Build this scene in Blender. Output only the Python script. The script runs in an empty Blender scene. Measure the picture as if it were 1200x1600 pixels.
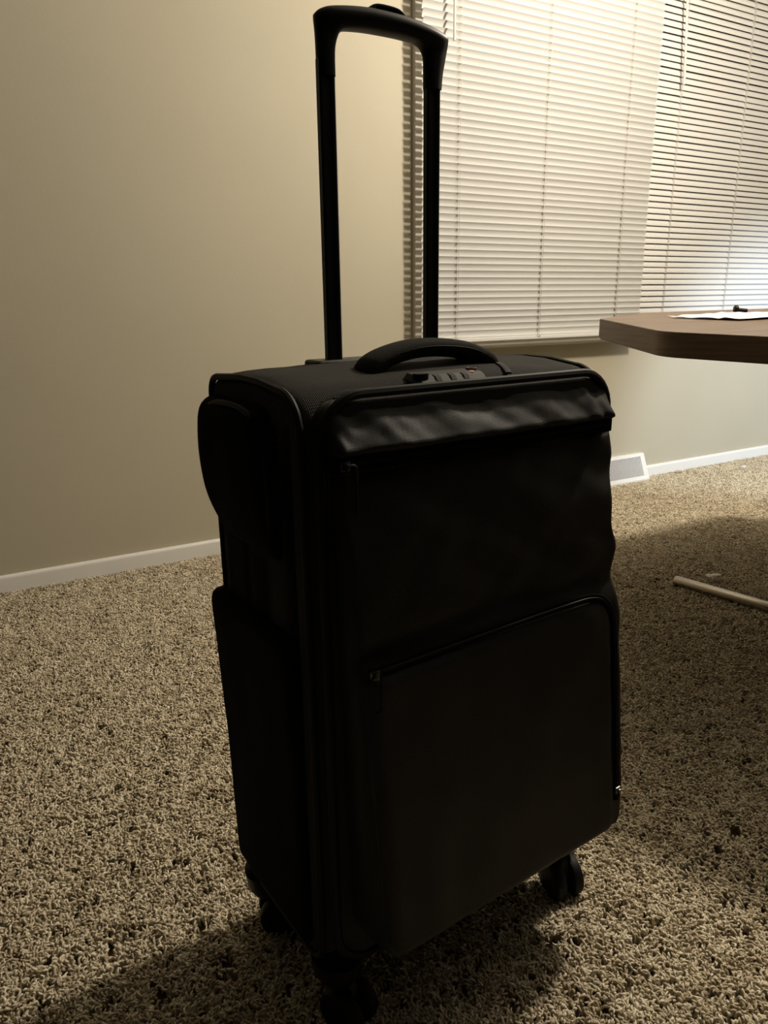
import bpy, bmesh, math, random
import numpy as np
from mathutils import Vector, Matrix, noise

random.seed(7)
scn = bpy.context.scene
col = scn.collection

# ---------------------------------------------------------------- camera
H = 0.8
cam_d = bpy.data.cameras.new('camera')
cam = bpy.data.objects.new('camera', cam_d)
col.objects.link(cam)
scn.camera = cam
cam_d.sensor_fit = 'VERTICAL'
cam_d.sensor_height = 24.0
cam_d.lens = 1150.0 / 1600.0 * 24.0
cam_d.clip_start = 0.02
R = ((0.86247182, -0.14847346, 0.48383674),
     (-0.50596498, -0.23045547, 0.83119776),
     (-0.01190799, -0.96168909, -0.27388372))       # world = R @ (right, down, forward)
cam.matrix_world = Matrix(((R[0][0], -R[0][1], -R[0][2], 0.0),
                           (R[1][0], -R[1][1], -R[1][2], 0.0),
                           (R[2][0], -R[2][1], -R[2][2], H),
                           (0, 0, 0, 1)))

# ---------------------------------------------------------------- world, lights, exposure
world = bpy.data.worlds.new('world')
scn.world = world
world.use_nodes = True
world.node_tree.nodes['Background'].inputs[0].default_value = (1.0, 0.86, 0.66, 1)
world.node_tree.nodes['Background'].inputs[1].default_value = 0.003

def lamp(name, loc, power, color, radius, kind='POINT'):
    d = bpy.data.lights.new(name, kind)
    d.energy = power
    d.color = color
    d.shadow_soft_size = radius
    o = bpy.data.objects.new(name, d)
    o.location = loc
    col.objects.link(o)
    return o

lamp('ceiling_lamp', (2.02, 0.95, 2.06), 129, (1.0, 0.895, 0.735), 0.075)
sl = lamp('side_lamp', (3.75, 0.45, 1.00), 145, (0.74, 0.86, 1.0), 0.10, 'SPOT')   # shaded lamp to the right
sl.data.spot_size = math.radians(64)
sl.data.spot_blend = 0.55
sl.rotation_euler = (Vector((3.58, 2.294, 0.16)) - sl.location).to_track_quat('-Z', 'Y').to_euler()

scn.view_settings.view_transform = 'Standard'
scn.view_settings.look = 'None'
scn.view_settings.exposure = 0.0
scn.view_settings.gamma = 1.0
scn.view_settings.use_curve_mapping = False
scn.cycles.max_bounces = 8

# ---------------------------------------------------------------- materials
def mat(name, color, rough=0.5, metal=0.0, spec=0.5):
    m = bpy.data.materials.new(name)
    m.use_nodes = True
    b = m.node_tree.nodes['Principled BSDF']
    b.inputs['Base Color'].default_value = (*color, 1)
    b.inputs['Roughness'].default_value = rough
    b.inputs['Metallic'].default_value = metal
    b.inputs['Specular IOR Level'].default_value = spec
    return m

def nd(m, t, **kw):
    n = m.node_tree.nodes.new(t)
    for k, v in kw.items():
        setattr(n, k, v)
    return n

def lk(m, a, b):
    m.node_tree.links.new(a, b)

def bsdf(m):
    return m.node_tree.nodes['Principled BSDF']

def add_bump(m, height_socket, strength, dist):
    b = nd(m, 'ShaderNodeBump')
    b.inputs['Strength'].default_value = strength
    b.inputs['Distance'].default_value = dist
    lk(m, height_socket, b.inputs['Height'])
    lk(m, b.outputs[0], bsdf(m).inputs['Normal'])
    return b

def noise_tex(m, scale, detail=3, coord='Object', rough=0.5):
    tc = nd(m, 'ShaderNodeTexCoord')
    n = nd(m, 'ShaderNodeTexNoise')
    n.inputs['Scale'].default_value = scale
    n.inputs['Detail'].default_value = detail
    n.inputs['Roughness'].default_value = rough
    lk(m, tc.outputs[coord], n.inputs['Vector'])
    return n

def ramp(m, fac, stops):
    r = nd(m, 'ShaderNodeValToRGB')
    e = r.color_ramp.elements
    e[0].position, e[0].color = stops[0][0], (*stops[0][1], 1)
    e[1].position, e[1].color = stops[-1][0], (*stops[-1][1], 1)
    for p, c in stops[1:-1]:
        x = e.new(p)
        x.color = (*c, 1)
    lk(m, fac, r.inputs[0])
    return r

# wall paint: greige eggshell with fine roller stipple
M_wall = mat('wall_paint', (0.55, 0.50, 0.43), 0.62, 0, 0.3)
n1 = noise_tex(M_wall, 2.2, 4)
r1 = ramp(M_wall, n1.outputs[0], [(0.3, (0.480, 0.440, 0.338)), (0.7, (0.508, 0.466, 0.360))])
lk(M_wall, r1.outputs[0], bsdf(M_wall).inputs['Base Color'])
n2 = noise_tex(M_wall, 260, 2)
add_bump(M_wall, n2.outputs[0], 0.10, 0.002)

M_trim = mat('white_trim_paint', (0.80, 0.79, 0.76), 0.4)
M_ceil = mat('ceiling_paint', (0.52, 0.50, 0.47), 0.9)
M_blind = mat('blind_vinyl', (0.69, 0.685, 0.665), 0.42)
M_cord = mat('blind_cord', (0.60, 0.57, 0.52), 0.8)
M_wand = mat('wand_plastic', (0.74, 0.72, 0.67), 0.22)
M_casing = mat('casing_paint', (0.60, 0.56, 0.49), 0.5)
M_frame = mat('window_vinyl', (0.6, 0.6, 0.58), 0.4)
M_dark = mat('night_outside', (0.012, 0.013, 0.016), 0.9)
M_glass = mat('window_glass', (0.9, 0.95, 0.95), 0.02)
bsdf(M_glass).inputs['Transmission Weight'].default_value = 1.0
M_register = mat('register_enamel', (0.78, 0.77, 0.74), 0.4)
M_recess = mat('register_grey_metal', (0.36, 0.35, 0.34), 0.6)  # mid-grey metal of the damper plate and lever

M_base = mat('carpet_backing', (0.11, 0.085, 0.052), 1.0)

M_pile = mat('carpet_yarn', (0.35, 0.27, 0.19), 0.95, 0, 0.08)
oi = nd(M_pile, 'ShaderNodeObjectInfo')
rp = ramp(M_pile, oi.outputs['Random'], [(0.0, (0.36, 0.293, 0.195)), (0.30, (0.53, 0.450, 0.322)), (0.62, (0.67, 0.590, 0.440)), (1.0, (0.83, 0.755, 0.600))])
lk(M_pile, rp.outputs[0], bsdf(M_pile).inputs['Base Color'])

def fabric(name, color, scale, strength, rough=0.6, spec=0.35, rib=False):
    m = mat(name, color, rough, 0, spec)
    tc = nd(m, 'ShaderNodeTexCoord')
    w1 = nd(m, 'ShaderNodeTexWave', bands_direction='X')
    w2 = nd(m, 'ShaderNodeTexWave', bands_direction='Z' if not rib else 'Y')
    for w in (w1, w2):
        w.inputs['Scale'].default_value = scale
        w.inputs['Distortion'].default_value = 0.6
        w.inputs['Detail'].default_value = 1
        lk(m, tc.outputs['Object'], w.inputs['Vector'])
    mx = nd(m, 'ShaderNodeMath', operation='ADD')
    lk(m, w1.outputs['Fac'], mx.inputs[0])
    lk(m, w2.outputs['Fac'], mx.inputs[1])
    add_bump(m, mx.outputs[0], strength, 0.0006)
    nz = noise_tex(m, 900, 1)
    c = color
    rr = ramp(m, nz.outputs[0], [(0.35, tuple(x * 0.8 for x in c)), (0.75, tuple(x * 1.3 for x in c))])
    lk(m, rr.outputs[0], bsdf(m).inputs['Base Color'])
    return m

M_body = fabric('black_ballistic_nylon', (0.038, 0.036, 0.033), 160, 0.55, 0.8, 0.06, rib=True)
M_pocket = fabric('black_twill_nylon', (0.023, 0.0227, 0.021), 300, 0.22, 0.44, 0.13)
M_side = fabric('black_shaded_side_nylon', (0.006, 0.006, 0.006), 190, 0.35, 0.8, 0.03)  # the side's shade is put into this near-black fabric colour
M_grip_pad = fabric('black_padded_webbing', (0.024, 0.023, 0.021), 220, 0.5, 0.85, 0.06)
M_piping = mat('black_piping', (0.007, 0.007, 0.007), 0.55, 0, 0.15)
M_tape = mat('black_zip_tape', (0.006, 0.006, 0.006), 0.9, 0, 0.05)
M_coil = mat('black_zip_coil', (0.007, 0.007, 0.007), 0.5, 0, 0.12)
M_slider = mat('gunmetal_slider', (0.11, 0.105, 0.10), 0.3, 1.0)
M_plastic = mat('black_plastic', (0.008, 0.008, 0.008), 0.42, 0, 0.2)
M_tube = mat('black_anodised_tube', (0.012, 0.013, 0.016), 0.30, 0.0, 0.5)
M_lock = mat('lock_plastic', (0.050, 0.048, 0.043), 0.6, 0, 0.2)
M_rubber = mat('black_rubber', (0.006, 0.006, 0.006), 0.55, 0, 0.2)
M_red = mat('red_mark', (0.62, 0.16, 0.07), 0.4)
M_chrome = mat('worn_chrome', (0.42, 0.38, 0.32), 0.24, 1.0)
M_paper = mat('white_paper', (0.82, 0.80, 0.76), 0.8)
M_bolt = mat('blackened_bolt', (0.015, 0.012, 0.010), 0.4, 0.4)

# walnut laminate
M_wood = mat('walnut_laminate', (0.12, 0.075, 0.045), 0.38)
tc = nd(M_wood, 'ShaderNodeTexCoord')
mp = nd(M_wood, 'ShaderNodeMapping')
mp.inputs['Scale'].default_value = (2.0, 26.0, 26.0)
mp.inputs['Rotation'].default_value = (0, 0, 0.15)
lk(M_wood, tc.outputs['Object'], mp.inputs[0])
wn = nd(M_wood, 'ShaderNodeTexNoise')
wn.inputs['Scale'].default_value = 2.2
wn.inputs['Detail'].default_value = 8
wn.inputs['Distortion'].default_value = 0.9
lk(M_wood, mp.outputs[0], wn.inputs['Vector'])
wr_ = ramp(M_wood, wn.outputs[0], [(0.28, (0.085, 0.052, 0.032)), (0.5, (0.150, 0.098, 0.062)), (0.72, (0.215, 0.148, 0.098))])
lk(M_wood, wr_.outputs[0], bsdf(M_wood).inputs['Base Color'])
M_edge = mat('walnut_edge_band', (0.08, 0.05, 0.032), 0.45)
mp2 = nd(M_edge, 'ShaderNodeMapping')
tc2 = nd(M_edge, 'ShaderNodeTexCoord')
mp2.inputs['Scale'].default_value = (5.0, 5.0, 120.0)
lk(M_edge, tc2.outputs['Object'], mp2.inputs[0])
en = nd(M_edge, 'ShaderNodeTexNoise')
en.inputs['Scale'].default_value = 1.6
en.inputs['Detail'].default_value = 6
lk(M_edge, mp2.outputs[0], en.inputs['Vector'])
er = ramp(M_edge, en.outputs[0], [(0.3, (0.120, 0.080, 0.052)), (0.7, (0.200, 0.142, 0.098))])
lk(M_edge, er.outputs[0], bsdf(M_edge).inputs['Base Color'])

# ---------------------------------------------------------------- object helpers
def link(name, me, m, parent=None, smooth=True, loc=None):
    o = bpy.data.objects.new(name, me)
    if m is not None:
        me.materials.clear()
        me.materials.append(m)
    if smooth:
        me.polygons.foreach_set('use_smooth', [True] * len(me.polygons))
    col.objects.link(o)
    if parent is not None:
        o.parent = parent
    if loc is not None:
        o.location = loc
    return o

def mesh(name, V, F):
    me = bpy.data.meshes.new(name)
    me.from_pydata([tuple(v) for v in V], [], F)
    me.update()
    return me

class MB:
    def __init__(s):
        s.V, s.F = [], []

    def add(s, V, F):
        b = len(s.V)
        s.V += [tuple(v) for v in V]
        s.F += [tuple(b + i for i in f) for f in F]

    def box(s, x0, x1, y0, y1, z0, z1):
        V = [(x, y, z) for x in (x0, x1) for y in (y0, y1) for z in (z0, z1)]
        F = [(0, 1, 3, 2), (4, 6, 7, 5), (0, 4, 5, 1), (2, 3, 7, 6), (0, 2, 6, 4), (1, 5, 7, 3)]
        s.add(V, F)

    def sweep(s, path, section, closed=False, cap=True, up=None, scales=None):
        """sweep a 2-D section (list of (a,b)) along a 3-D path"""
        P = [Vector(p) for p in path]
        n, k = len(P), len(section)
        V = []
        prev = None
        for i, p in enumerate(P):
            if closed:
                t = P[(i + 1) % n] - P[i - 1]
            else:
                t = P[min(i + 1, n - 1)] - P[max(i - 1, 0)]
            t.normalize()
            if prev is None:
                a = Vector(up) if up else (Vector((0, 0, 1)) if abs(t.z) < 0.9 else Vector((1, 0, 0)))
            else:
                a = prev
            a = a - t * a.dot(t)
            a.normalize()
            prev = a
            b = t.cross(a)
            sc = scales[i] if scales else 1.0
            for (x, y) in section:
                V.append(p + a * (x * sc) + b * (y * sc))
        F = []
        m = n if closed else n - 1
        for i in range(m):
            for j in range(k):
                i2, j2 = (i + 1) % n, (j + 1) % k
                F.append((i * k + j, i * k + j2, i2 * k + j2, i2 * k + j))
        if not closed and cap:
            F.append(tuple(range(k - 1, -1, -1)))
            F.append(tuple((n - 1) * k + j for j in range(k)))
        s.add(V, F)

    def tube(s, path, r, seg=10, closed=False, scales=None):
        sec = [(r * math.cos(2 * math.pi * i / seg), r * math.sin(2 * math.pi * i / seg)) for i in range(seg)]
        s.sweep(path, sec, closed, True, None, scales)

    def build(s, name, m, parent=None, smooth=True, bevel=0.0, seg=2, auto=35):
        me = bpy.data.meshes.new(name)
        me.from_pydata(s.V, [], s.F)
        bm = bmesh.new()
        bm.from_mesh(me)
        bmesh.ops.recalc_face_normals(bm, faces=bm.faces)
        if bevel > 0:
            es = [e for e in bm.edges if len(e.link_faces) == 2 and e.calc_face_angle(0) > 0.6]
            bmesh.ops.bevel(bm, geom=es, offset=bevel, segments=seg, affect='EDGES', profile=0.6, clamp_overlap=True)
        for e in bm.edges:
            if len(e.link_faces) == 2 and e.calc_face_angle(0) > math.radians(auto):
                e.smooth = False
        bm.to_mesh(me)
        bm.free()
        return link(name, me, m, parent, smooth)

def tag(o, label=None, cat=None, group=None, kind=None):
    if label: o['label'] = label
    if cat: o['category'] = cat
    if group: o['group'] = group
    if kind: o['kind'] = kind
    return o

def empty(name, loc, rz=0.0):
    o = bpy.data.objects.new(name, None)
    o.empty_display_size = 0.05
    o.location = loc
    o.rotation_euler = (0, 0, rz)
    col.objects.link(o)
    return o

def superellipse(a, b, n, e=2.6):
    out = []
    for i in range(n):
        t = 2 * math.pi * i / n
        c, s_ = math.cos(t), math.sin(t)
        out.append((a * math.copysign(abs(c) ** (2 / e), c), b * math.copysign(abs(s_) ** (2 / e), s_)))
    return out

def spline(pts, n):
    """Catmull-Rom through pts -> n+1 samples"""
    P = [Vector(p) for p in pts]
    P = [P[0] * 2 - P[1]] + P + [P[-1] * 2 - P[-2]]
    m = len(P) - 3
    out = []
    for i in range(n + 1):
        x = i / n * m
        k = min(int(x), m - 1)
        t = x - k
        a, b, c, d = P[k:k + 4]
        out.append(0.5 * ((2 * b) + (c - a) * t + (2 * a - 5 * b + 4 * c - d) * t * t + (3 * b - a - 3 * c + d) * t ** 3))
    return out

# ================================================================= the room
WY = 2.294                 # room face of the window wall
WX0, WX1 = -1.6, 5.0
CEIL = 2.44
OX0, OX1, OZ0, OZ1 = 1.52, 3.66, 0.70, 2.00   # window opening
b = MB()
b.box(WX0, OX0, WY, WY + 0.14, -0.02, CEIL)
b.box(OX1, WX1, WY, WY + 0.14, -0.02, CEIL)
b.box(OX0, OX1, WY, WY + 0.14, -0.02, OZ0)
b.box(OX0, OX1, WY, WY + 0.14, OZ1, CEIL)
tag(b.build('wall_back', M_wall, None, False), 'greige painted wall with the blind-covered window', kind='structure')
b = MB()
b.box(WX0, WX1, -1.2, WY + 0.14, -0.06, -0.013)
tag(b.build('floor', M_base, None, False), 'floor under the brown carpet', kind='structure')
b = MB()
b.box(WX0, WX1, -1.2, WY + 0.14, CEIL, CEIL + 0.05)
tag(b.build('ceiling', M_ceil, None, False), 'white ceiling', kind='structure')

b = MB()
b.box(WX1, WX1 + 0.1, -1.2, WY + 0.14, -0.02, CEIL)
tag(b.build('wall_right', M_wall, None, False), 'greige painted wall at the far right end of the room', kind='structure')

# baseboards, interrupted by the floor register
REG0, REG1 = 2.36, 2.715
def baseboard(name, x0, x1, label):
    prof = [(0, -0.013), (-0.013, -0.013), (-0.013, 0.040), (-0.0125, 0.045), (-0.010, 0.0490), (-0.006, 0.0505), (0, 0.0510)]
    V, F = [], []
    for x in (x0, x1):
        V += [(x, WY + p[0], p[1]) for p in prof]
    k = len(prof)
    for j in range(k):
        F.append((j, (j + 1) % k, k + (j + 1) % k, k + j))
    F += [tuple(range(k)), tuple(range(2 * k - 1, k - 1, -1))]
    bb = MB()
    bb.add(V, F)
    tag(bb.build(name, M_trim, None, True, auto=50), label, kind='structure')
baseboard('baseboard_left', WX0, REG0, 'white baseboard left of the floor register')
baseboard('baseboard_right', REG1, WX1, 'white baseboard right of the floor register')

# window: casing, sash frames, glass, night outside
win = empty('window_1', (2.59, WY, 0.6))
tag(win, 'wide window behind two closed white blinds', kind='structure')
def rel(bm_, o):
    bm_.V = [(v[0] - o.location.x, v[1] - o.location.y, v[2] - o.location.z) for v in bm_.V]
    return bm_
CX0, CX1, CZ0, CZ1 = 1.462, 3.72, 0.628, 2.06
c = MB()
c.box(CX0, OX0, WY - 0.020, WY, CZ0, CZ1)
c.box(OX1, CX1, WY - 0.020, WY, CZ0, CZ1)
c.box(OX0, OX1, WY - 0.020, WY, CZ0, OZ0)
c.box(OX0, OX1, WY - 0.020, WY, OZ1, CZ1)
rel(c, win).build('casing', M_casing, win, False, bevel=0.003)
for (x0, x1) in ((OX0, 2.57), (2.61, OX1)):
    f = MB()
    f.box(x0, x0 + 0.045, WY + 0.05, WY + 0.09, OZ0, OZ1)
    f.box(x1 - 0.045, x1, WY + 0.05, WY + 0.09, OZ0, OZ1)
    f.box(x0 + 0.045, x1 - 0.045, WY + 0.05, WY + 0.09, OZ0, OZ0 + 0.045)
    f.box(x0 + 0.045, x1 - 0.045, WY + 0.05, WY + 0.09, OZ1 - 0.045, OZ1)
    sash = rel(f, win).build('sash', M_frame, win, False, bevel=0.002)
    g = MB()
    g.box(x0 + 0.045, x1 - 0.045, WY + 0.068, WY + 0.073, OZ0 + 0.045, OZ1 - 0.045)
    rel(g, win).build('pane', M_glass, sash, False)
m_ = MB()
m_.box(2.57, 2.61, WY + 0.02, WY + 0.10, OZ0, OZ1)
rel(m_, win).build('mullion', M_frame, win, False, bevel=0.002)

# ----------------------------------------------------------------- blinds
def make_blind(name, x0, x1, y, zbot, ztop, pitch, tilt, cords, wand, label, skew=0.0):
    root = empty(name, (x0, y, zbot))
    tag(root, label, 'blind')
    L = x1 - x0
    W = 0.0262
    # one slat: crowned strip with thickness, tilted about its long axis
    k = 6
    prof = []
    for i in range(k + 1):
        s_ = -0.5 + i / k
        prof.append((s_ * W, 0.0028 * (1 - 4 * s_ * s_)))
    ring = [(a, h) for a, h in prof] + [(a, h - 0.0009) for a, h in reversed(prof)]
    ca, sa = math.cos(tilt), math.sin(tilt)
    V, F = [], []
    n = len(ring)
    for x in (0.0, L):
        for a, h in ring:
            # a along the slat width (towards the room = -y), h crown up
            yy, zz = -a * ca + h * -sa * 1.0, -a * sa + h * ca
            V.append((x, yy, zz))
    for j in range(n):
        F.append((j, (j + 1) % n, n + (j + 1) % n, n + j))
    F += [tuple(range(n)), tuple(range(2 * n - 1, n - 1, -1))]
    bb = MB()
    bb.add(V, F)
    proto = bb.build('slat', M_blind, root, True, auto=50)
    cnt = int((ztop - zbot - 0.03) / pitch)
    for i in range(cnt):
        o = proto if i == 0 else proto.copy()
        if i:
            col.objects.link(o)
        j = random.uniform
        o.location = (j(-0.0012, 0.0012), j(-0.0006, 0.0006), 0.017 + pitch * (i + 0.5) + j(-0.0006, 0.0006))
        o.rotation_euler = (j(-0.03, 0.03) + (math.radians(-9 + 14 * i / cnt) if tilt < 0 else 0), skew + j(-0.0006, 0.0006), 0)
    r = MB()
    r.box(0, L, -0.012, 0.012, 0, 0.014)
    o = r.build('bottom_rail', M_blind, root, False, bevel=0.003)
    o.rotation_euler = (0, skew, 0)
    r = MB()
    r.box(0, L, -0.016, 0.016, ztop - zbot - 0.005, ztop - zbot + 0.028)
    r.build('head_rail', M_blind, root, False, bevel=0.002)
    for cx in cords:
        t = MB()
        yo = -abs(ca) * W / 2 - 0.0028
        for dx in (-0.0035, 0.0035):
            t.tube([(cx - x0 + dx, yo, 0.010), (cx - x0 + dx, yo, ztop - zbot)], 0.0006, 6)
        t.build('ladder_cord', M_cord, root)
        q = MB()
        for zz in np.arange(0.017 + pitch, ztop - zbot - 0.02, pitch):
            q.box(cx - x0 - 0.0045, cx - x0 + 0.0045, yo, 0.0, zz - 0.0005, zz + 0.0005)
        tag(q.build('ladder_rungs', M_cord, root, False), kind='stuff')
        kn = MB()
        kn.tube([(cx - x0 - 0.012, -0.016, 0.020), (cx - x0 - 0.002, -0.019, 0.016), (cx - x0 + 0.008, -0.016, 0.021)], 0.0016, 6)
        kn.build('cord_knot', M_cord, root)
    wx, wz0, wz1, sx = wand
    w = MB()
    w.sweep([(wx - x0 + sx, -0.034, wz0 - zbot), (wx - x0 + sx * 0.98, -0.034, wz0 - zbot + 0.025), (wx - x0, -0.034, wz1 - zbot)],
            superellipse(0.0042, 0.0042, 6, 2), scales=[1.25, 1.0, 1.0])
    w.build('tilt_wand', M_wand, root, True, auto=30)
    h = MB()
    h.tube([(wx - x0, -0.034, wz1 - zbot), (wx - x0, -0.034, wz1 - zbot + 0.012), (wx - x0, -0.014, wz1 - zbot + 0.022)], 0.0016, 6)
    h.build('wand_hook', M_wand, root)
    return root

make_blind('window_blind', 1.457, 2.549, 2.222, 0.657, 2.02, 0.02305, math.radians(-66), (1.600, 1.988, 2.398),
           (1.555, 1.602, 2.01, 0.0), 'white slatted blind covering the nearer window half, left of the other blind', -0.002)
make_blind('window_blind', 2.553, 3.66, 2.250, 0.657, 2.02, 0.02335, math.radians(67), (2.714, 3.125, 3.53),
           (2.660, 1.618, 2.01, 0.032), 'white slatted blind on the right, set further back behind the table', -0.004)

# ----------------------------------------------------------------- floor register
reg = empty('floor_register', (REG0, WY, 0.0))
tag(reg, 'white metal baseboard register with slanted louvers beside the suitcase', 'vent')
RL = REG1 - REG0
f = MB()
yb, yt, zt = -0.058, -0.012, 0.118           # foot and top of the sloping face
def slope(u, s, d=0.0):                       # point on sloping face: u along, s 0 foot..1 top, d outwards
    p = Vector((u, yb + (yt - yb) * s, 0.006 + (zt - 0.006) * s))
    nrm = Vector((0, -(zt - 0.006), (yt - yb))).normalized()
    nrm = Vector((0, nrm.y, abs(nrm.z)))
    return p + nrm * d
def slab(mb, u0, u1, s0, s1, d0, d1):
    V = [slope(u, s, d) for u in (u0, u1) for s in (s0, s1) for d in (d0, d1)]
    mb.add(V, [(0, 1, 3, 2), (4, 6, 7, 5), (0, 4, 5, 1), (2, 3, 7, 6), (0, 2, 6, 4), (1, 5, 7, 3)])
slab(f, 0, RL, 0.0, 0.14, -0.003, 0.004)
slab(f, 0, RL, 0.88, 1.0, -0.003, 0.004)
slab(f, 0, 0.028, 0.14, 0.88, -0.003, 0.004)
slab(f, RL - 0.028, RL, 0.14, 0.88, -0.003, 0.004)
f.box(0, RL, -0.064, -0.050, -0.012, 0.010)
f.build('face_frame', M_register, reg, False, bevel=0.0012)
bx = MB()
for u in (0.002, RL - 0.004):
    V = [(u, 0, -0.01), (u, yb, -0.01), (u, yb, 0.006), (u, yt, zt - 0.003), (u, 0, zt - 0.003)]
    V2 = [(u + 0.002, y, z) for (_, y, z) in V]
    bx.add(V + V2, [tuple(range(5)), tuple(range(9, 4, -1))] + [(j, (j + 1) % 5, 5 + (j + 1) % 5, 5 + j) for j in range(5)])
bx.box(0, RL, yt, 0, zt - 0.004, zt)
bx.build('box', M_register, reg, False)
bk = MB()
slab(bk, 0.02, RL - 0.02, 0.1, 0.9, -0.010, -0.008)
bk.build('damper_plate', M_recess, reg, False)
lv = MB()
nl = 40
for i in range(nl):
    u = 0.030 + (RL - 0.062) * i / (nl - 1)
    V = []
    for s in (0.14, 0.88):
        for (du, d) in ((-0.0026, 0.003), (0.0006, 0.003), (0.0022, -0.007), (0.0008, -0.007)):
            V.append(slope(u + du + (s - 0.5) * -0.006, s, d))
    lv.add(V, [(0, 1, 2, 3), (7, 6, 5, 4), (0, 4, 5, 1), (1, 5, 6, 2), (2, 6, 7, 3), (3, 7, 4, 0)])
tag(lv.build('louvers', M_register, reg, False), kind='stuff')
lev = MB()
lev.box(RL - 0.003, RL + 0.006, -0.030, -0.022, 0.055, 0.085)
lev.build('damper_lever', M_recess, reg, False, bevel=0.001)

# ================================================================= table
TT = 0.046
poly = [(1.142, 0.939, 0.024), (1.282, 0.562, 0.022), (1.530, 0.337, 0.020), (2.081, 0.281, 0.020), (2.475, 0.619, 0.020), (2.531, 1.125, 0.020), (2.306, 1.406, 0.020), (1.648, 1.429, 0.020), (1.339, 1.285, 0.006)]
A_ = Vector((1.1424, 0.9403, 0.7426))
tn = Vector((-0.008, -0.0375, 1.0)).normalized()      # the top sits a little out of level on the carpet
def tz(x, y):
    return A_.z - ((x - A_.x) * tn.x + (y - A_.y) * tn.y) / tn.z
TC = Vector((1.89, 0.90, 0.0))
table = empty('dining_table', TC)
tag(table, 'walnut laminate table with clipped corners standing by the window', 'table')
def outline(inset=0.0):
    pts = []
    n = len(poly)
    for i in range(n):
        p = Vector(poly[i][:2]); r = poly[i][2]
        a = (Vector(poly[i - 1][:2]) - p).normalized(); b2 = (Vector(poly[(i + 1) % n][:2]) - p).normalized()
        for k in range(7):
            t = k / 6
            q = (p + a * r * 1.6) * (1 - t) ** 2 + p * 2 * t * (1 - t) + (p + b2 * r * 1.6) * t * t
            pts.append(q)
    cen = Vector((TC.x, TC.y))
    return [q + (cen - q).normalized() * inset for q in pts]
def slabtop(d0, d1, ins0=0.0, ins1=0.0):
    mb = MB()
    P0, P1 = outline(ins0), outline(ins1)
    n = len(P0)
    V = [(q.x - TC.x, q.y - TC.y, tz(q.x, q.y) - d0) for q in P0] + [(q.x - TC.x, q.y - TC.y, tz(q.x, q.y) - d1) for q in P1]
    F = [tuple(range(n)), tuple(range(2 * n - 1, n - 1, -1))] + [(j, n + j, n + (j + 1) % n, (j + 1) % n) for j in range(n)]
    mb.add(V, F)
    return mb
slabtop(0.0, 0.0015, 0.0008, 0.0).build('laminate_top', M_wood, table, True, auto=30)
slabtop(0.0015, TT - 0.004, 0.0, 0.0).build('edge_band', M_edge, table, True, auto=30)
slabtop(TT - 0.004, TT, 0.004, 0.004).build('underside', M_edge, table, True, auto=30)
# two arched tube feet and two posts on a pedestal, as on a dinette table
def tube_foot(x0, y0, x1, y1):
    r = 0.0160
    f_ = MB()
    p0, p1 = Vector((x0, y0, r - 0.004)), Vector((x1, y1, r - 0.004))
    d = (p1 - p0).normalized()
    f_.tube([p0 - TC - d * 0.000, p0 - TC + d * 0.003, p1 - TC - d * 0.003, p1 - TC], r, 20, scales=[0.93, 1, 1, 0.93])
    return f_.build('foot', M_chrome, table, True, auto=40)
tube_foot(1.735, 1.303, 1.865, 0.52)
tube_foot(2.07, 1.10, 2.14, 0.56)
for (x, y) in ((1.80, 0.91), (2.10, 0.88)):
    s_ = MB()
    top = tz(x, y) - TT
    s_.tube([(x - TC.x, y - TC.y, 0.02), (x - TC.x, y - TC.y, top)], 0.024, 20)
    s_.build('post', M_chrome, table, True, auto=40)
s_ = MB()
s_.tube([(1.80 - TC.x, 0.91 - TC.y, 0.16), (2.10 - TC.x, 0.88 - TC.y, 0.16)], 0.013, 14)
s_.build('stretcher', M_chrome, table, True, auto=40)

# papers and bolt on the table
def crumpled(name, pts2, lift, label, seed, cat='paper'):
    """a loose sheet: irregular outline filled with a grid, creased"""
    cx = sum(p[0] for p in pts2) / len(pts2); cy = sum(p[1] for p in pts2) / len(pts2)
    P = [Vector((p[0], p[1])) for p in pts2]
    n = 14
    V, F = [], []
    for j in range(n + 1):
        for i in range(n + 1):
            s, t = i / n, j / n
            q = P[0] * (1 - s) * (1 - t) + P[1] * s * (1 - t) + P[2] * s * t + P[3] * (1 - s) * t
            e = noise.noise(Vector((s * 3 + seed, t * 3, 0))) * 0.008
            q = q + Vector((e, -e)) * (1 if (i in (0, n) or j in (0, n)) else 0.3)
            h = lift * (0.35 + 0.9 * abs(noise.noise(Vector((q.x * 17 + seed, q.y * 17, 1.7)))) + 0.6 * noise.noise(Vector((q.x * 42, q.y * 42, seed))))
            h = max(h, 0.0004)
            V.append((q.x - cx, q.y - cy, tz(q.x, q.y) - tz(cx, cy) + h))
    for j in range(n):
        for i in range(n):
            a = j * (n + 1) + i
            F.append((a, a + 1, a + n + 2, a + n + 1))
    me = mesh(name, V, F)
    o = link(name, me, M_paper, None, True, (cx, cy, tz(cx, cy) + 0.0003))
    so = o.modifiers.new('thickness', 'SOLIDIFY')
    so.thickness = 0.0004
    so.offset = 1
    tag(o, label, cat)
    return o
crumpled('paper_sheet', [(1.495, 1.222), (1.545, 1.065), (2.03, 1.10), (1.91, 1.225)], 0.008, 'crumpled white paper sheet lying on the walnut table top', 3.1)
bolt = empty('bolt', (1.850, 1.293, tz(1.850, 1.293)))
bolt.rotation_euler = (0, 0, math.radians(-30))
tag(bolt, 'small black bolt lying on the table behind the paper', 'bolt')
q = MB()
q.tube([(0, 0, 0.010), (0.008, 0, 0.010)], 0.0100, 6)
q.build('head', M_bolt, bolt, True, auto=30)
q = MB()
q.tube([(0.007, 0, 0.0085), (0.034, 0, 0.0055)], 0.0052, 10)
q.build('shank', M_bolt, bolt, True, auto=40)

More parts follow.
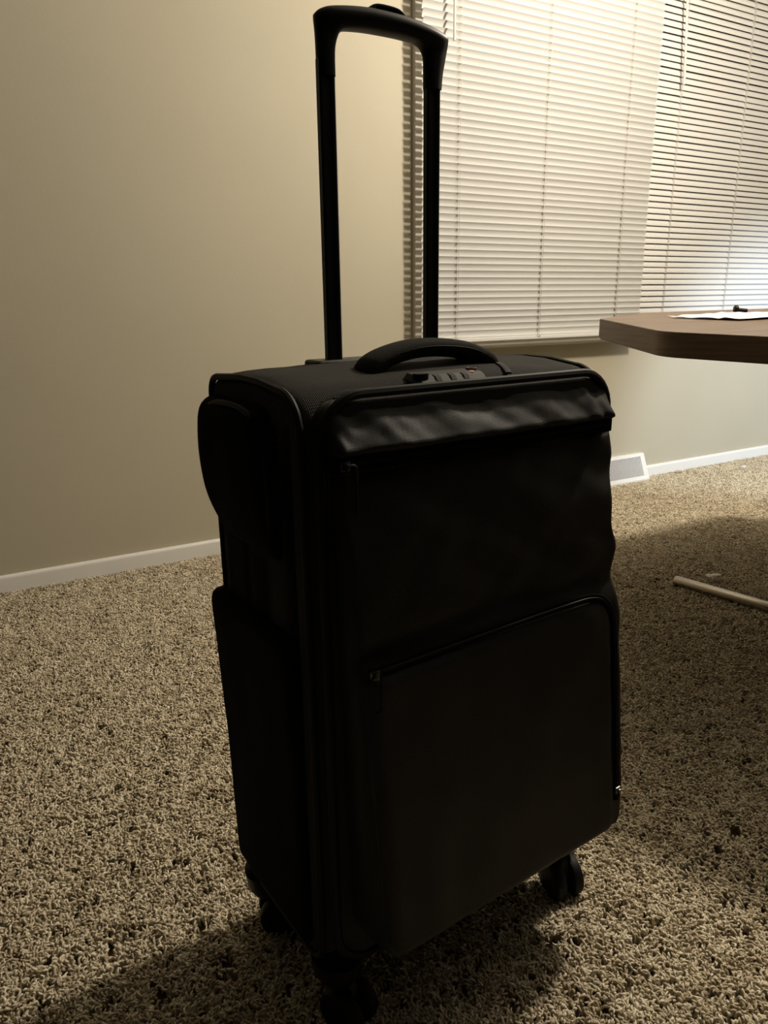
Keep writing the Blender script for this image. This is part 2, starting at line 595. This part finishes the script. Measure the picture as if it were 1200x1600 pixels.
# ================================================================= suitcase
ANG = math.radians(4.585)
ca, sa = math.cos(ANG), math.sin(ANG)
U0, V0 = 0.51, 0.66
case = empty('suitcase', (U0 * ca - V0 * sa, U0 * sa + V0 * ca, 0), ANG)
tag(case, 'tall black soft-sided rolling suitcase standing upright with its pull handle extended', 'suitcase')
def L(u, v, z):
    return (u - U0, v - V0, z)
def nz(x, y, z=0.0):
    return noise.noise(Vector((x, y, z)))

UL, UR = 0.308, 0.712
VB, VF = 0.775, 0.570
ZB, ZT = 0.090, 0.728

# main body: profile in (v,z), extruded along u with softly rounded ends
def body_profile(ins=0.0):
    pts = []
    def arc(cv, cz, r, a0, a1, n=8):
        for i in range(n + 1):
            a = math.radians(a0 + (a1 - a0) * i / n)
            pts.append((cv + r * math.cos(a), cz + r * math.sin(a)))
    arc(VB - 0.03, ZB + 0.03, 0.03 - ins, -90, 0)
    arc(VB - 0.022, ZT - 0.022, 0.022 - ins, 0, 90)
    pts.append((0.5 * (VB + VF) + 0.02, ZT + 0.004 - ins))
    pts.append((0.5 * (VB + VF) - 0.02, ZT + 0.003 - ins))
    arc(VF + 0.042, ZT - 0.044, 0.042 - ins, 90, 180, 12)
    arc(VF + 0.03, ZB + 0.03, 0.03 - ins, 180, 270)
    return pts
st = [(UL, 0.010), (UL + 0.003, 0.005), (UL + 0.008, 0.0015)] + [(UL + 0.014 + (UR - UL - 0.028) * i / 16, 0) for i in range(17)] + [(UR - 0.008, 0.0015), (UR - 0.003, 0.005), (UR, 0.010)]
V, F = [], []
for (u, ins) in st:
    for (v, z) in body_profile(ins):
        s = (u - UL) / (UR - UL)
        crown = 0.006 * math.sin(math.pi * s) if z > 0.6 else 0.0
        dent = 0.0025 * nz(u * 16, v * 16, z * 9)
        V.append(L(u, v + dent * 0.5, z + (crown + dent) * (1 if z > 0.65 else 0)))
k = len(body_profile())
for i in range(len(st) - 1):
    for j in range(k):
        F.append((i * k + j, i * k + (j + 1) % k, (i + 1) * k + (j + 1) % k, (i + 1) * k + j))
F += [tuple(range(k - 1, -1, -1)), tuple((len(st) - 1) * k + j for j in range(k))]
b = MB(); b.add(V, F)
b.build('body', M_body, case, True, auto=50)

# piping along both side seams and around the front panel
for u in (UL + 0.001, UR - 0.001):
    t = MB()
    t.tube([L(u, v, z + (0.001 if z > 0.7 else 0)) for (v, z) in body_profile(0.003)], 0.0036, 8, closed=True)
    t.build('side_piping', M_piping, case)

# pillow: soft panel with rounded corners; axes given by mapping f(a, b, d)
def pillow(fmap, a0, a1, b0, b1, r, depth, rim, wr=None, n=44, m=44, corner=(1, 1, 1, 1), back=0.02):
    """a0,a1 may be functions of b. d = 0 at the rim, depth at the middle. corner: bl, br, tl, tr radii factors"""
    V, F = [], []
    def cosd(i, q):
        x = i / q
        return 0.5 - 0.5 * math.cos(math.pi * x) if True else x
    for j in range(m + 1):
        tb = 0.35 * (j / m) + 0.65 * cosd(j, m)
        bb = b0 + (b1 - b0) * tb
        L0 = a0(bb) if callable(a0) else a0
        L1 = a1(bb) if callable(a1) else a1
        db, dt = bb - b0, b1 - bb
        def ins(rr, d):
            return rr - math.sqrt(max(rr * rr - (rr - d) ** 2, 0)) if rr > 1e-6 and d < rr else 0.0
        l = L0 + max(ins(r * corner[0], db), ins(r * corner[2], dt))
        rr_ = L1 - max(ins(r * corner[1], db), ins(r * corner[3], dt))
        for i in range(n + 1):
            ta = 0.35 * (i / n) + 0.65 * cosd(i, n)
            aa = l + (rr_ - l) * ta
            e = min(aa - l, rr_ - aa, db, dt)
            x = min(max(e / rim, 0), 1)
            sh = math.sqrt(max(1 - (1 - x) ** 2, 0))
            D = (depth(aa, bb) if callable(depth) else depth) * sh
            if wr:
                D += wr(aa, bb) * min(e / (rim * 0.8), 1)
            V.append(fmap(aa, bb, D))
    nn = len(V)
    for j in range(m):
        for i in range(n):
            q = j * (n + 1) + i
            F.append((q, q + 1, q + n + 2, q + n + 1))
    # rim wall to the back
    loop = [i for i in range(n + 1)] + [j * (n + 1) + n for j in range(1, m + 1)] + [m * (n + 1) + i for i in range(n - 1, -1, -1)] + [j * (n + 1) for j in range(m - 1, 0, -1)]
    # back ring: same a,b pushed to -back
    def mapback(idx):
        j, i = divmod(idx, n + 1)
        return idx
    ring = []
    for idx in loop:
        ring.append(len(V))
        V.append(None)
    # recompute rim positions for the back ring
    pos = {}
    for j in range(m + 1):
        tb = 0.35 * (j / m) + 0.65 * cosd(j, m)
        bb = b0 + (b1 - b0) * tb
        L0 = a0(bb) if callable(a0) else a0
        L1 = a1(bb) if callable(a1) else a1
        db, dt = bb - b0, b1 - bb
        def ins(rr, d):
            return rr - math.sqrt(max(rr * rr - (rr - d) ** 2, 0)) if rr > 1e-6 and d < rr else 0.0
        l = L0 + max(ins(r * corner[0], db), ins(r * corner[2], dt))
        rr_ = L1 - max(ins(r * corner[1], db), ins(r * corner[3], dt))
        for i in range(n + 1):
            if i in (0, n) or j in (0, m):
                ta = 0.35 * (i / n) + 0.65 * cosd(i, n)
                pos[j * (n + 1) + i] = (l + (rr_ - l) * ta, bb)
    for idx, rg in zip(loop, ring):
        V[rg] = fmap(pos[idx][0], pos[idx][1], -back)
    q = len(loop)
    for i in range(q):
        F.append((loop[i], ring[i], ring[(i + 1) % q], loop[(i + 1) % q]))
    F.append(tuple(ring))
    b_ = MB(); b_.add(V, F)
    return b_

# expander slab between body and front pocket
LFT, RGT = 0.317, 0.703
front = lambda a, b_, d: L(a, 0.578 - d, b_)
pillow(front, LFT, RGT, 0.098, 0.722, 0.045, 0.026, 0.012, None, 24, 30, back=0.012).build('front_panel', M_body, case, True, auto=55)
t = MB()
loop = []
rr = 0.045
for (cu, cz, a0) in ((RGT - rr, 0.722 - rr, 0), (LFT + rr, 0.722 - rr, 90), (LFT + rr, 0.100 + rr, 180), (RGT - rr, 0.100 + rr, 270)):
    for i in range(9):
        a = math.radians(a0 + 90 * i / 8)
        loop.append(L(cu + rr * math.cos(a), 0.5545, cz + rr * math.sin(a)))
t.tube(loop, 0.0045, 8, closed=True)
t.build('front_piping', M_piping, case)
# main zip round the top, just behind the piping
t = MB()
zl = [L(0.345 + 0.33 * i / 60, 0.572 + 0.002, 0.7155 + 0.0045 * math.sin(math.pi * i / 60)) for i in range(61)]
t.sweep(zl, superellipse(0.003, 0.0018, 8), up=(0, -0.6, 0.8))
mz = t.build('main_zipper', M_coil, case, True)

# front pocket, upper flap panel (catches the light)
def vface(z):                       # where the front face stands
    return 0.537 - 0.047 * max(0.0, min(1.0, (0.66 - z) / 0.50)) ** 1.15
def lean(z):
    return 0.006 * max(0.0, min(1.0, (0.66 - z) / 0.5))
def wr_up(a, z):
    s = (a - LFT) / (RGT - LFT)
    x = a + (0.9 + 0.5 * nz(a * 7, 9.0)) * (z - 0.69)
    w = 0.0050 * nz(x * 21, z * 14, 2.1) + 0.0030 * nz(x * 46, z * 30, 5.2) + 0.0012 * nz(a * 90, z * 70, 3.2)
    w -= 0.0055 * math.exp(-((a - 0.672 + 0.30 * (z - 0.69)) / 0.008) ** 2) * (0.4 + 0.6 * (0.71 - z) / 0.04)
    return w
upf = lambda a, z, d: L(a, 0.567 - d, z)
updepth = lambda a, z: 0.006 + 0.032 * max(0, min(1, (0.7165 - z) / 0.044)) ** 0.95
pillow(upf, LFT + 0.004, RGT - 0.003, 0.6655, 0.7165, 0.020, updepth, 0.012, wr_up, 90, 26, corner=(0.5, 0.5, 1, 0.7), back=0.004).build('upper_pocket_flap', M_pocket, case, True, auto=60)
# zipper under the flap
zp = MB()
zp.box(LFT + 0.006 - U0, RGT - 0.0085 - U0, 0.5385 - V0, 0.556 - V0, 0.6545, 0.6705)
zipper = zp.build('pocket_zipper', M_tape, case, False, bevel=0.002)
cl = MB()
ncoil = 170
for i in range(ncoil):
    u = LFT + 0.016 + (RGT - LFT - 0.030) * i / ncoil
    cl.box(u - U0, u + 0.0012 - U0, 0.5368 - V0, 0.5395 - V0, 0.6612, 0.6650)
tag(cl.build('zipper_teeth', M_coil, zipper, False), kind='stuff')
def slider(u, v, z, parent, name='slider'):
    s = MB()
    s.box(u - U0 - 0.0045, u - U0 + 0.0045, v - V0 - 0.0045, v - V0, z - 0.0045, z + 0.0045)
    s.box(u - U0 - 0.0022, u - U0 + 0.0022, v - V0 - 0.0075, v - V0 - 0.0035, z - 0.003, z + 0.003)
    o = s.build(name, M_slider, parent, False, bevel=0.0012)
    o['label'] = 'shiny metal zip slider'
def pull(u, v, z, ln, parent, tilt=0.0):
    p = MB()
    path = []
    w = 0.0052
    for i in range(8):
        a = math.pi * i / 7
        path.append((w * math.cos(a), 0.004 + w * 0.6 * math.sin(a)))
    pts = [(w, -ln), (w, 0.0)] + path[1:-1] + [(-w, 0.0), (-w, -ln)]
    for i in range(1, 7):
        a = math.pi + math.pi * i / 7
        pts.append((w * math.cos(a), -ln + 0.6 * w * math.sin(a)))
    p.tube([(u - U0 + x + tilt * zz, v - V0, z + zz) for (x, zz) in pts], 0.0014, 8, closed=True)
    p.box(u - U0 - w * 0.9, u - U0 + w * 0.9, v - V0 - 0.0006, v - V0 + 0.0006, z - ln, z - 0.004)
    p.build('zip_pull', M_piping, parent)
slider(LFT + 0.0135, 0.5365, 0.6630, zipper)
pull(LFT + 0.0165, 0.5290, 0.6570, 0.034, zipper, 0.03)

# front pocket, main lower face
def redge(z):
    w = 0.0020 * nz(z * 14, 3.3) + 0.0075 * math.exp(-((z - 0.522) / 0.018) ** 2) - 0.003 * math.exp(-((z - 0.488) / 0.010) ** 2)
    w += 0.0075 * max(0, min(1, (z - 0.585) / 0.04))
    return 0.7025 + 0.0185 * max(0, min(1, (0.53 - z) / 0.10)) + w
def ledge(z):
    return 0.3235 + 0.012 * max(0, min(1, (0.66 - z) / 0.5))
def wr_lo(a, z):
    w = 0.0035 * nz(a * 11 + 2, z * 8, 0.4) + 0.002 * nz(a * 26 - z * 20, z * 22, 4.0)
    w += -0.006 * math.exp(-((z - (0.475 + 0.010 * math.sin((a - 0.34) * 9))) / 0.012) ** 2)
    w += 0.0055 * nz(a * 15 + z * 22, z * 13, 7.7) * max(0, min(1, (z - 0.47) / 0.06))
    w += 0.004 * math.exp(-((z - 0.50 - 0.02 * math.sin(a * 20)) / 0.018) ** 2) * max(0, (a - 0.5) / 0.2)
    return w
lof = lambda a, z, d: L(a, 0.560 - d, z)
lodepth = lambda a, z: 0.558 - vface(z) - 0.013 * max(0.0, min(1.0, (z - 0.585) / 0.075)) ** 1.3
pillow(lof, ledge, redge, 0.138, 0.6565, 0.030, lodepth, 0.011, wr_lo, 64, 90, corner=(1, 1.0, 0.3, 0.3), back=0.006).build('front_pocket', M_pocket, case, True, auto=60)

# lower organiser pocket on that face with its own curved zip
def wr_b(a, z):
    return 0.0030 * nz(a * 9 + 7, z * 9, 1.4) + 0.0022 * nz(a * 24 + z * 9, z * 18, 8.0) + 0.004 * math.exp(-((a - 0.40) / 0.03) ** 2 - ((z - 0.20) / 0.05) ** 2)
lbf = lambda a, z, d: L(a, vface(z) + 0.004 - d, z)
pillow(lbf, lambda z: ledge(z) + 0.008, 0.6905, 0.150, 0.462, 0.038, 0.010, 0.014, wr_b, 54, 60, corner=(0.6, 0.6, 0.3, 1.0), back=0.006).build('lower_pocket', M_pocket, case, True, auto=60)
zpts = [L(u, vface(z) - 0.0035, z) for (u, z) in ((0.340, 0.4655), (0.42, 0.4665), (0.52, 0.4675), (0.61, 0.4675), (0.652, 0.4655), (0.675, 0.4560), (0.6880, 0.4370), (0.6920, 0.40), (0.6930, 0.34), (0.6940, 0.26), (0.6940, 0.19))]
zs = spline(zpts, 90)
t = MB()
t.sweep(zs, superellipse(0.0055, 0.0016, 8), up=(0, 0, 1))
lz = t.build('lower_zipper', M_tape, case, True)
t = MB()
t.sweep([p + Vector((0, -0.0016, 0)) for p in zs], superellipse(0.0016, 0.0014, 8), up=(0, 0, 1))
t.build('zipper_coil', M_coil, lz, True)
slider(0.3445, vface(0.4655) - 0.005, 0.4655, lz)
pull(0.3440, vface(0.4655) - 0.011, 0.4600, 0.030, lz, 0.02)
slider(0.6925, vface(0.21) - 0.004, 0.205, lz)

# side pockets on the left: bulging upper one, lower slip pocket
lside = lambda v, z, d: L(UL + 0.004 - d, v, z)
def wr_s(a, z):
    return 0.002 * nz(a * 22, z * 14, 6.6)
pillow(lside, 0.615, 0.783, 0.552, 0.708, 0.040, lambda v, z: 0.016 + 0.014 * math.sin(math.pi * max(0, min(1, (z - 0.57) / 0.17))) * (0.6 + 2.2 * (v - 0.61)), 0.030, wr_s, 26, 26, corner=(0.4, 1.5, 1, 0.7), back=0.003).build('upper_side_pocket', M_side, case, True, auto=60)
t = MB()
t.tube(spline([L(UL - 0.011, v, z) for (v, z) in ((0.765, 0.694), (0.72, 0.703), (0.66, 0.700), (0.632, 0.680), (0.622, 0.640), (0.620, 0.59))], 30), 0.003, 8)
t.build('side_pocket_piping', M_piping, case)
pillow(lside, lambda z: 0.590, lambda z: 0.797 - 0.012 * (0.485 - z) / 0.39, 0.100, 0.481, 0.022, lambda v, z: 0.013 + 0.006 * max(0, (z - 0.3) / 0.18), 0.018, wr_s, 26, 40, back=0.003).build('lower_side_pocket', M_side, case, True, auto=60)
for (uu, sg, nm) in ((UL + 0.006, -1, 'left'), (UR - 0.006, 1, 'right')):  # thin panels lay the shade-darkened nylon over both body ends
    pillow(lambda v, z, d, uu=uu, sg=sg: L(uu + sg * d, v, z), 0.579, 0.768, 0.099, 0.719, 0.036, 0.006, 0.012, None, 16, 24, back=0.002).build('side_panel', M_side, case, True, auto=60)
# side carry handle on the hidden right side
h = MB()
h.sweep(spline([L(UR + x, 0.67, z) for (x, z) in ((-0.002, 0.32), (0.008, 0.335), (0.014, 0.37), (0.014, 0.46), (0.008, 0.495), (-0.002, 0.51))], 24), superellipse(0.006, 0.015, 12), up=(1, 0, 0))
h.build('side_handle', M_grip_pad, case)

# top carry handle: padded arch
pts = [(0.4270, 0.722), (0.4255, 0.730), (0.4320, 0.7385), (0.4520, 0.7465), (0.4820, 0.7520), (0.5150, 0.7525), (0.5500, 0.7485), (0.5740, 0.7410), (0.5860, 0.7345), (0.5890, 0.7270), (0.5880, 0.718)]
path = spline([L(u, 0.640, z) for (u, z) in pts], 40)
sc = [1.12 - 0.10 * math.sin(math.pi * i / 40) for i in range(41)]
t = MB()
t.sweep(path, superellipse(0.0098, 0.0185, 20, 2.4), up=(-1, 0, 0.1), scales=sc)
top_handle = t.build('top_handle', M_grip_pad, case, True)
t = MB()
path2 = spline([L(u, 0.6225, z + 0.0015) for (u, z) in pts[2:-2]], 40)
t.tube(path2, 0.0016, 6)
t.build('handle_seam', M_piping, top_handle)
# seam strips across the top
for (u0, v0_, u1, v1) in ((0.596, 0.634, 0.572, 0.584),):
    t = MB()
    t.sweep([L(u0 + (u1 - u0) * i / 8, v0_ + (v1 - v0_) * i / 8, 0.7335 - 0.003 * i / 8 - 0.0055 * max(0, (i - 4) / 4) ** 2) for i in range(9)], superellipse(0.0012, 0.004, 8), up=(0, 0, 1))
    t.build('top_strap', M_piping, case)

# combination lock on the top front edge
lk_ = MB()
prof = [(0.5690, 0.7130), (0.5690, 0.7200), (0.5705, 0.7238), (0.5745, 0.7282), (0.5800, 0.7305), (0.5960, 0.7325), (0.5985, 0.7290), (0.5985, 0.7130)]
V, F = [], []
us = (0.4390, 0.4440, 0.5270, 0.5310)
for (u, dz) in zip(us, (-0.006, 0, 0, -0.005)):
    V += [L(u, v, z + (dz if z > 0.716 else 0)) for (v, z) in prof]
k = len(prof)
for i in range(len(us) - 1):
    for j in range(k):
        F.append((i * k + j, i * k + (j + 1) % k, (i + 1) * k + (j + 1) % k, (i + 1) * k + j))
F += [tuple(range(k)), tuple(3 * k + j for j in range(k))]
lk_.add(V, F)
lock = lk_.build('combination_lock', M_lock, case, False, bevel=0.0008)
for u in (0.4660, 0.4850, 0.5020):
    d = MB()
    n = 20
    ring = []
    for i in range(n):
        a = 2 * math.pi * i / n
        rad = 0.0083 + (0.0004 if i % 2 else 0)
        ring.append((rad * math.cos(a), rad * math.sin(a)))
    V = [L(u + x, 0.5790 + p[0], 0.7220 + p[1]) for x in (-0.0032, 0.0032) for p in ring]
    F = [tuple(range(n)), tuple(range(2 * n - 1, n - 1, -1))] + [(j, (j + 1) % n, n + (j + 1) % n, n + j) for j in range(n)]
    d.add(V, F)
    d.build('dial', M_piping, lock, False)
bt = MB()
V = []
bt.sweep([L(0.4480, 0.5790, 0.7260), L(0.4480, 0.5790, 0.7325)], superellipse(0.0075, 0.0065, 16, 3), up=(1, 0, 0))
o = bt.build('release_button', M_piping, lock, True, auto=40)
# small red diamond mark and key ring on the plate
mk = MB()
mk.add([L(0.5110, 0.5800, 0.7308), L(0.5150, 0.5770, 0.7302), L(0.5190, 0.5800, 0.7310), L(0.5150, 0.5830, 0.7314),
        L(0.5110, 0.5800, 0.7300), L(0.5150, 0.5770, 0.7294), L(0.5190, 0.5800, 0.7302), L(0.5150, 0.5830, 0.7306)],
       [(0, 1, 2, 3), (7, 6, 5, 4), (0, 4, 5, 1), (1, 5, 6, 2), (2, 6, 7, 3), (3, 7, 4, 0)])
o = mk.build('inspection_mark', M_red, lock, False)
o['label'] = 'small red diamond mark'
kr = MB()
kr.tube([L(0.5225 + 0.0052 * math.cos(a), 0.5890 + 0.0052 * math.sin(a), 0.7325) for a in [2 * math.pi * i / 18 for i in range(18)]], 0.0010, 8, closed=True)
kr.build('keyhole_ring', M_slider, lock)
kh = MB()
kh.tube([L(0.5225, 0.5890, 0.7310), L(0.5225, 0.5890, 0.7328)], 0.0022, 10)
kh.build('keyhole', M_slider, lock)

# trolley: base plate, two tubes, grip with button
VP = 0.748
bp = MB()
bp.box(0.422 - U0, 0.624 - U0, 0.734 - V0, 0.768 - V0, 0.722, 0.7375)
bp.build('trolley_base', M_plastic, case, False, bevel=0.005, seg=3)
def post(uc, z1):
    p = MB()
    w, dd, g = 0.0099, 0.0052, 0.0014
    sec = [(-w + 0.002, -dd), (-0.0042, -dd), (-0.0034, -dd + g), (0.0034, -dd + g), (0.0042, -dd), (w - 0.002, -dd),
           (w, -dd + 0.002), (w, dd - 0.002), (w - 0.002, dd), (-w + 0.002, dd), (-w, dd - 0.002), (-w, -dd + 0.002)]
    p.sweep([(uc - U0, VP - V0, 0.70), (uc - U0, VP - V0, z1)], [(a, b_) for a, b_ in sec], up=(1, 0, 0))
    p.build('telescopic_post', M_tube, case, False, bevel=0.0)
post(0.4515, 1.045)
post(0.5945, 1.055)
outer = [(0.4420, 1.030), (0.4420, 1.050), (0.4415, 1.068), (0.4405, 1.0820), (0.4420, 1.0875), (0.4510, 1.0930), (0.4720, 1.0975), (0.5000, 1.1010), (0.5260, 1.1020),
         (0.5520, 1.1015), (0.5800, 1.0990), (0.6010, 1.0955), (0.6135, 1.0915), (0.6155, 1.0855), (0.6125, 1.071), (0.6080, 1.052), (0.6060, 1.036)]
inner = [(0.4620, 1.030), (0.4620, 1.046), (0.4630, 1.058), (0.4665, 1.0685), (0.4695, 1.0725), (0.4745, 1.0755), (0.4840, 1.0775), (0.5030, 1.0795), (0.5250, 1.0805),
         (0.5480, 1.0810), (0.5660, 1.0805), (0.5720, 1.0795), (0.5770, 1.0770), (0.5805, 1.0730), (0.5830, 1.066), (0.5838, 1.054), (0.5840, 1.036)]
So = spline([(a, 0, z) for a, z in outer], 64)
Si = spline([(a, 0, z) for a, z in inner], 64)
V, F = [], []
ns = 18
for i in range(65):
    o_, i_ = So[i], Si[i]
    mid, half = (o_ + i_) / 2, (o_ - i_) / 2
    s = i / 64
    dep = 0.0085 + 0.0065 * math.sin(math.pi * min(1, max(0, (s - 0.15) / 0.7)))
    for (x, y) in superellipse(1.0, dep, ns, 2.7):
        p = mid + half * x
        V.append(L(p.x, VP + y, p.z))
for i in range(64):
    for j in range(ns):
        F.append((i * ns + j, i * ns + (j + 1) % ns, (i + 1) * ns + (j + 1) % ns, (i + 1) * ns + j))
F += [tuple(range(ns)), tuple(64 * ns + j for j in range(ns))]
g = MB(); g.add(V, F)
grip = g.build('pull_grip', M_plastic, case, True, auto=55)
bt = MB()
bt.sweep(spline([L(0.5090, VP, 1.1000), L(0.5130, VP, 1.1040), L(0.5260, VP, 1.1052), L(0.5420, VP, 1.1045), L(0.5500, VP, 1.1005)], 14), superellipse(0.0025, 0.0085, 14, 3), up=(0, 0, 1))
bt.build('release_button', M_rubber, grip, True)

# bottom tray and four spinner wheels
tr = MB()
tr.box(UL + 0.012 - U0, UR - 0.012 - U0, VF + 0.012 - V0, VB - 0.006 - V0, 0.078, 0.100)
tr.build('bottom_tray', M_plastic, case, False, bevel=0.010, seg=3)
def spinner(u, v, swivel):
    w = bpy.data.objects.new('spinner_wheel', None)
    w.empty_display_size = 0.03
    col.objects.link(w)
    w.parent = case
    w.location = (u - U0, v - V0, 0)
    w.rotation_euler = (0, 0, swivel)
    hs = MB()
    hs.sweep([(0, 0, 0.058), (0, 0, 0.070), (0, 0, 0.092)], superellipse(0.027, 0.027, 20, 2.2), scales=[0.75, 1, 1.1])
    hs.build('wheel_housing', M_plastic, w, True, auto=40)
    fk = MB()
    fk.add(*fork_geo())
    fk.build('wheel_fork', M_plastic, w, True, auto=40)
    for s in (-1, 1):
        t_ = MB()
        R_ = 0.0285
        prof = [(-0.0075, R_ * 0.55), (-0.0075, R_ * 0.88), (-0.006, R_ * 0.97), (-0.003, R_), (0.003, R_), (0.006, R_ * 0.97), (0.0075, R_ * 0.88), (0.0075, R_ * 0.55)]
        n = 32
        V, F = [], []
        for i in range(n):
            a = 2 * math.pi * i / n
            for (x, r) in prof:
                V.append((s * 0.0135 + x, -0.014 + r * math.cos(a), 0.0235 + r * math.sin(a)))
        k = len(prof)
        for i in range(n):
            for j in range(k - 1):
                F.append((i * k + j, i * k + j + 1, ((i + 1) % n) * k + j + 1, ((i + 1) % n) * k + j))
        F += [tuple(i * k for i in range(n)), tuple(i * k + k - 1 for i in range(n))]
        t_.add(V, F)
        t_.build('wheel', M_rubber, w, True, auto=40)
def fork_geo():
    prof = [(0.012, 0.062), (0.006, 0.040), (-0.008, 0.0175), (-0.020, 0.0175), (-0.026, 0.030), (-0.022, 0.052), (-0.010, 0.066)]
    V = [(x, y, z) for x in (-0.0055, 0.0055) for (y, z) in prof]
    k = len(prof)
    F = [tuple(range(k)), tuple(range(2 * k - 1, k - 1, -1))] + [(j, (j + 1) % k, k + (j + 1) % k, k + j) for j in range(k)]
    return V, F
spinner(0.689, 0.577, math.radians(-14))
spinner(0.333, 0.582, math.radians(20))
spinner(0.327, 0.748, math.radians(67))
spinner(0.676, 0.742, math.radians(-40))

# ================================================================= litter on the carpet
def scrap(name, x, y, ln, wd, rot, label, seed, m=M_paper):
    n = 10
    V, F = [], []
    c_, s_ = math.cos(rot), math.sin(rot)
    for i in range(n + 1):
        t = i / n
        w = wd * (0.35 + 0.65 * math.sin(math.pi * min(1, t * 0.8 + 0.12))) * (1 + 0.3 * nz(t * 4, seed))
        off = 0.18 * ln * math.sin(t * 5 + seed)
        for q in (-1, 0, 1):
            a, b_ = (t - 0.5) * ln, off * 0.5 + q * w / 2
            V.append((a * c_ - b_ * s_, a * s_ + b_ * c_, 0.003 + 0.004 * nz(t * 3, q, seed) + 0.002 * abs(q)))
    for i in range(n):
        for q in range(2):
            a = i * 3 + q
            F.append((a, a + 1, a + 4, a + 3))
    me = mesh(name, V, F)
    o = link(name, me, m, None, True, (x, y, 0.016))
    so = o.modifiers.new('thickness', 'SOLIDIFY')
    so.thickness = 0.0012
    tag(o, label, 'scrap')
    return o
scrap('paper_scrap', 2.925, 2.235, 0.034, 0.022, 0.3, 'white scrap on the carpet by the baseboard, nearest the register', 1.3)
scrap('paper_scrap', 3.235, 2.120, 0.042, 0.018, -0.2, 'white scrap on the carpet at far right, away from the register', 2.4)
scrap('paper_scrap', 1.845, 1.258, 0.046, 0.024, -0.55, 'pale scrap on shaded carpet just behind the metal table foot', 4.1)

# ================================================================= carpet pile
def yarn(rng, V, F):
    """one twisted frieze yarn, a curled 4-sided tube"""
    x, y = rng.uniform(-0.0055, 0.0055), rng.uniform(-0.0055, 0.0055)
    a = rng.uniform(0, 2 * math.pi)
    h = rng.uniform(0.010, 0.0165)
    lean_ = rng.uniform(0.004, 0.0105)
    r = rng.uniform(0.0014, 0.0020)
    tw = rng.uniform(-1.6, 1.6)
    pts = []
    for i in range(6):
        t = i / 5
        b_ = a + tw * t
        d = lean_ * t ** 1.6
        z = -0.0132 + h * math.sin(min(t * 1.05, 1) * math.pi * 0.56)
        pts.append(Vector((x + d * math.cos(b_) + 0.0009 * math.sin(9 * t + a), y + d * math.sin(b_) + 0.0009 * math.cos(9 * t + a), z)))
    mb = MB()
    mb.tube(pts, r, 4, scales=[0.9, 1, 1.05, 1.05, 0.95, 0.5])
    q = len(V)
    V += mb.V
    F += [tuple(q + i for i in f_) for f_ in mb.F]
rng = random.Random(11)
VARS = 8
V, F, gid = [], [], []
for k in range(VARS):
    q0 = len(V)
    for _ in range(5):
        yarn(rng, V, F)
    gid += [k] * (len(V) - q0)
me = mesh('carpet_pile', V, F)
at = me.attributes.new('variant', 'INT', 'POINT')
at.data.foreach_set('value', gid)
pile = link('carpet_pile', me, M_pile, None, True)
tag(pile, 'brown and beige twisted shag carpet covering the floor', 'carpet', kind='stuff')
ng = bpy.data.node_groups.new('carpet_pile', 'GeometryNodeTree')
ng.interface.new_socket('Geometry', in_out='INPUT', socket_type='NodeSocketGeometry')
ng.interface.new_socket('Geometry', in_out='OUTPUT', socket_type='NodeSocketGeometry')
N = ng.nodes
gi = N.new('NodeGroupInput'); go = N.new('NodeGroupOutput')
gr = N.new('GeometryNodeMeshGrid')
GX0, GX1, GY0, GY1 = -1.2, 4.9, 0.05, WY - 0.010
gr.inputs['Size X'].default_value = GX1 - GX0
gr.inputs['Size Y'].default_value = GY1 - GY0
gr.inputs['Vertices X'].default_value = 2
gr.inputs['Vertices Y'].default_value = 2
tr_ = N.new('GeometryNodeTransform')
tr_.inputs['Translation'].default_value = ((GX0 + GX1) / 2, (GY0 + GY1) / 2, 0)
ds = N.new('GeometryNodeDistributePointsOnFaces', )
ds.distribute_method = 'RANDOM'
ds.inputs['Density'].default_value = 18500
iop = N.new('GeometryNodeInstanceOnPoints')
iop.inputs['Pick Instance'].default_value = True
sp = N.new('GeometryNodeSplitToInstances')
sp.domain = 'POINT'
na = N.new('GeometryNodeInputNamedAttribute'); na.data_type = 'INT'; na.inputs['Name'].default_value = 'variant'
rv = N.new('FunctionNodeRandomValue'); rv.data_type = 'FLOAT_VECTOR'
rv.inputs[0].default_value = (-0.18, -0.18, 0.0); rv.inputs[1].default_value = (0.18, 0.18, 6.283)
ri = N.new('FunctionNodeRandomValue'); ri.data_type = 'INT'
ri.inputs[4].default_value = 0; ri.inputs[5].default_value = VARS - 1
ri.inputs[8].default_value = 5
rs = N.new('FunctionNodeRandomValue'); rs.data_type = 'FLOAT'
rs.inputs[2].default_value = 0.82; rs.inputs[3].default_value = 1.16
rs.inputs[8].default_value = 9
K = ng.links.new
K(gr.outputs['Mesh'], tr_.inputs['Geometry'])
K(tr_.outputs['Geometry'], ds.inputs['Mesh'])
K(ds.outputs['Points'], iop.inputs['Points'])
K(gi.outputs[0], sp.inputs[0])
K([s for s in na.outputs if s.enabled][0], sp.inputs['Group ID'])
K(sp.outputs[0], iop.inputs['Instance'])
K([s for s in ri.outputs if s.enabled][0], iop.inputs['Instance Index'])
K([s for s in rv.outputs if s.enabled][0], iop.inputs['Rotation'])
K([s for s in rs.outputs if s.enabled][0], iop.inputs['Scale'])
K(iop.outputs[0], go.inputs[0])
mod = pile.modifiers.new('pile', 'NODES')
mod.node_group = ng
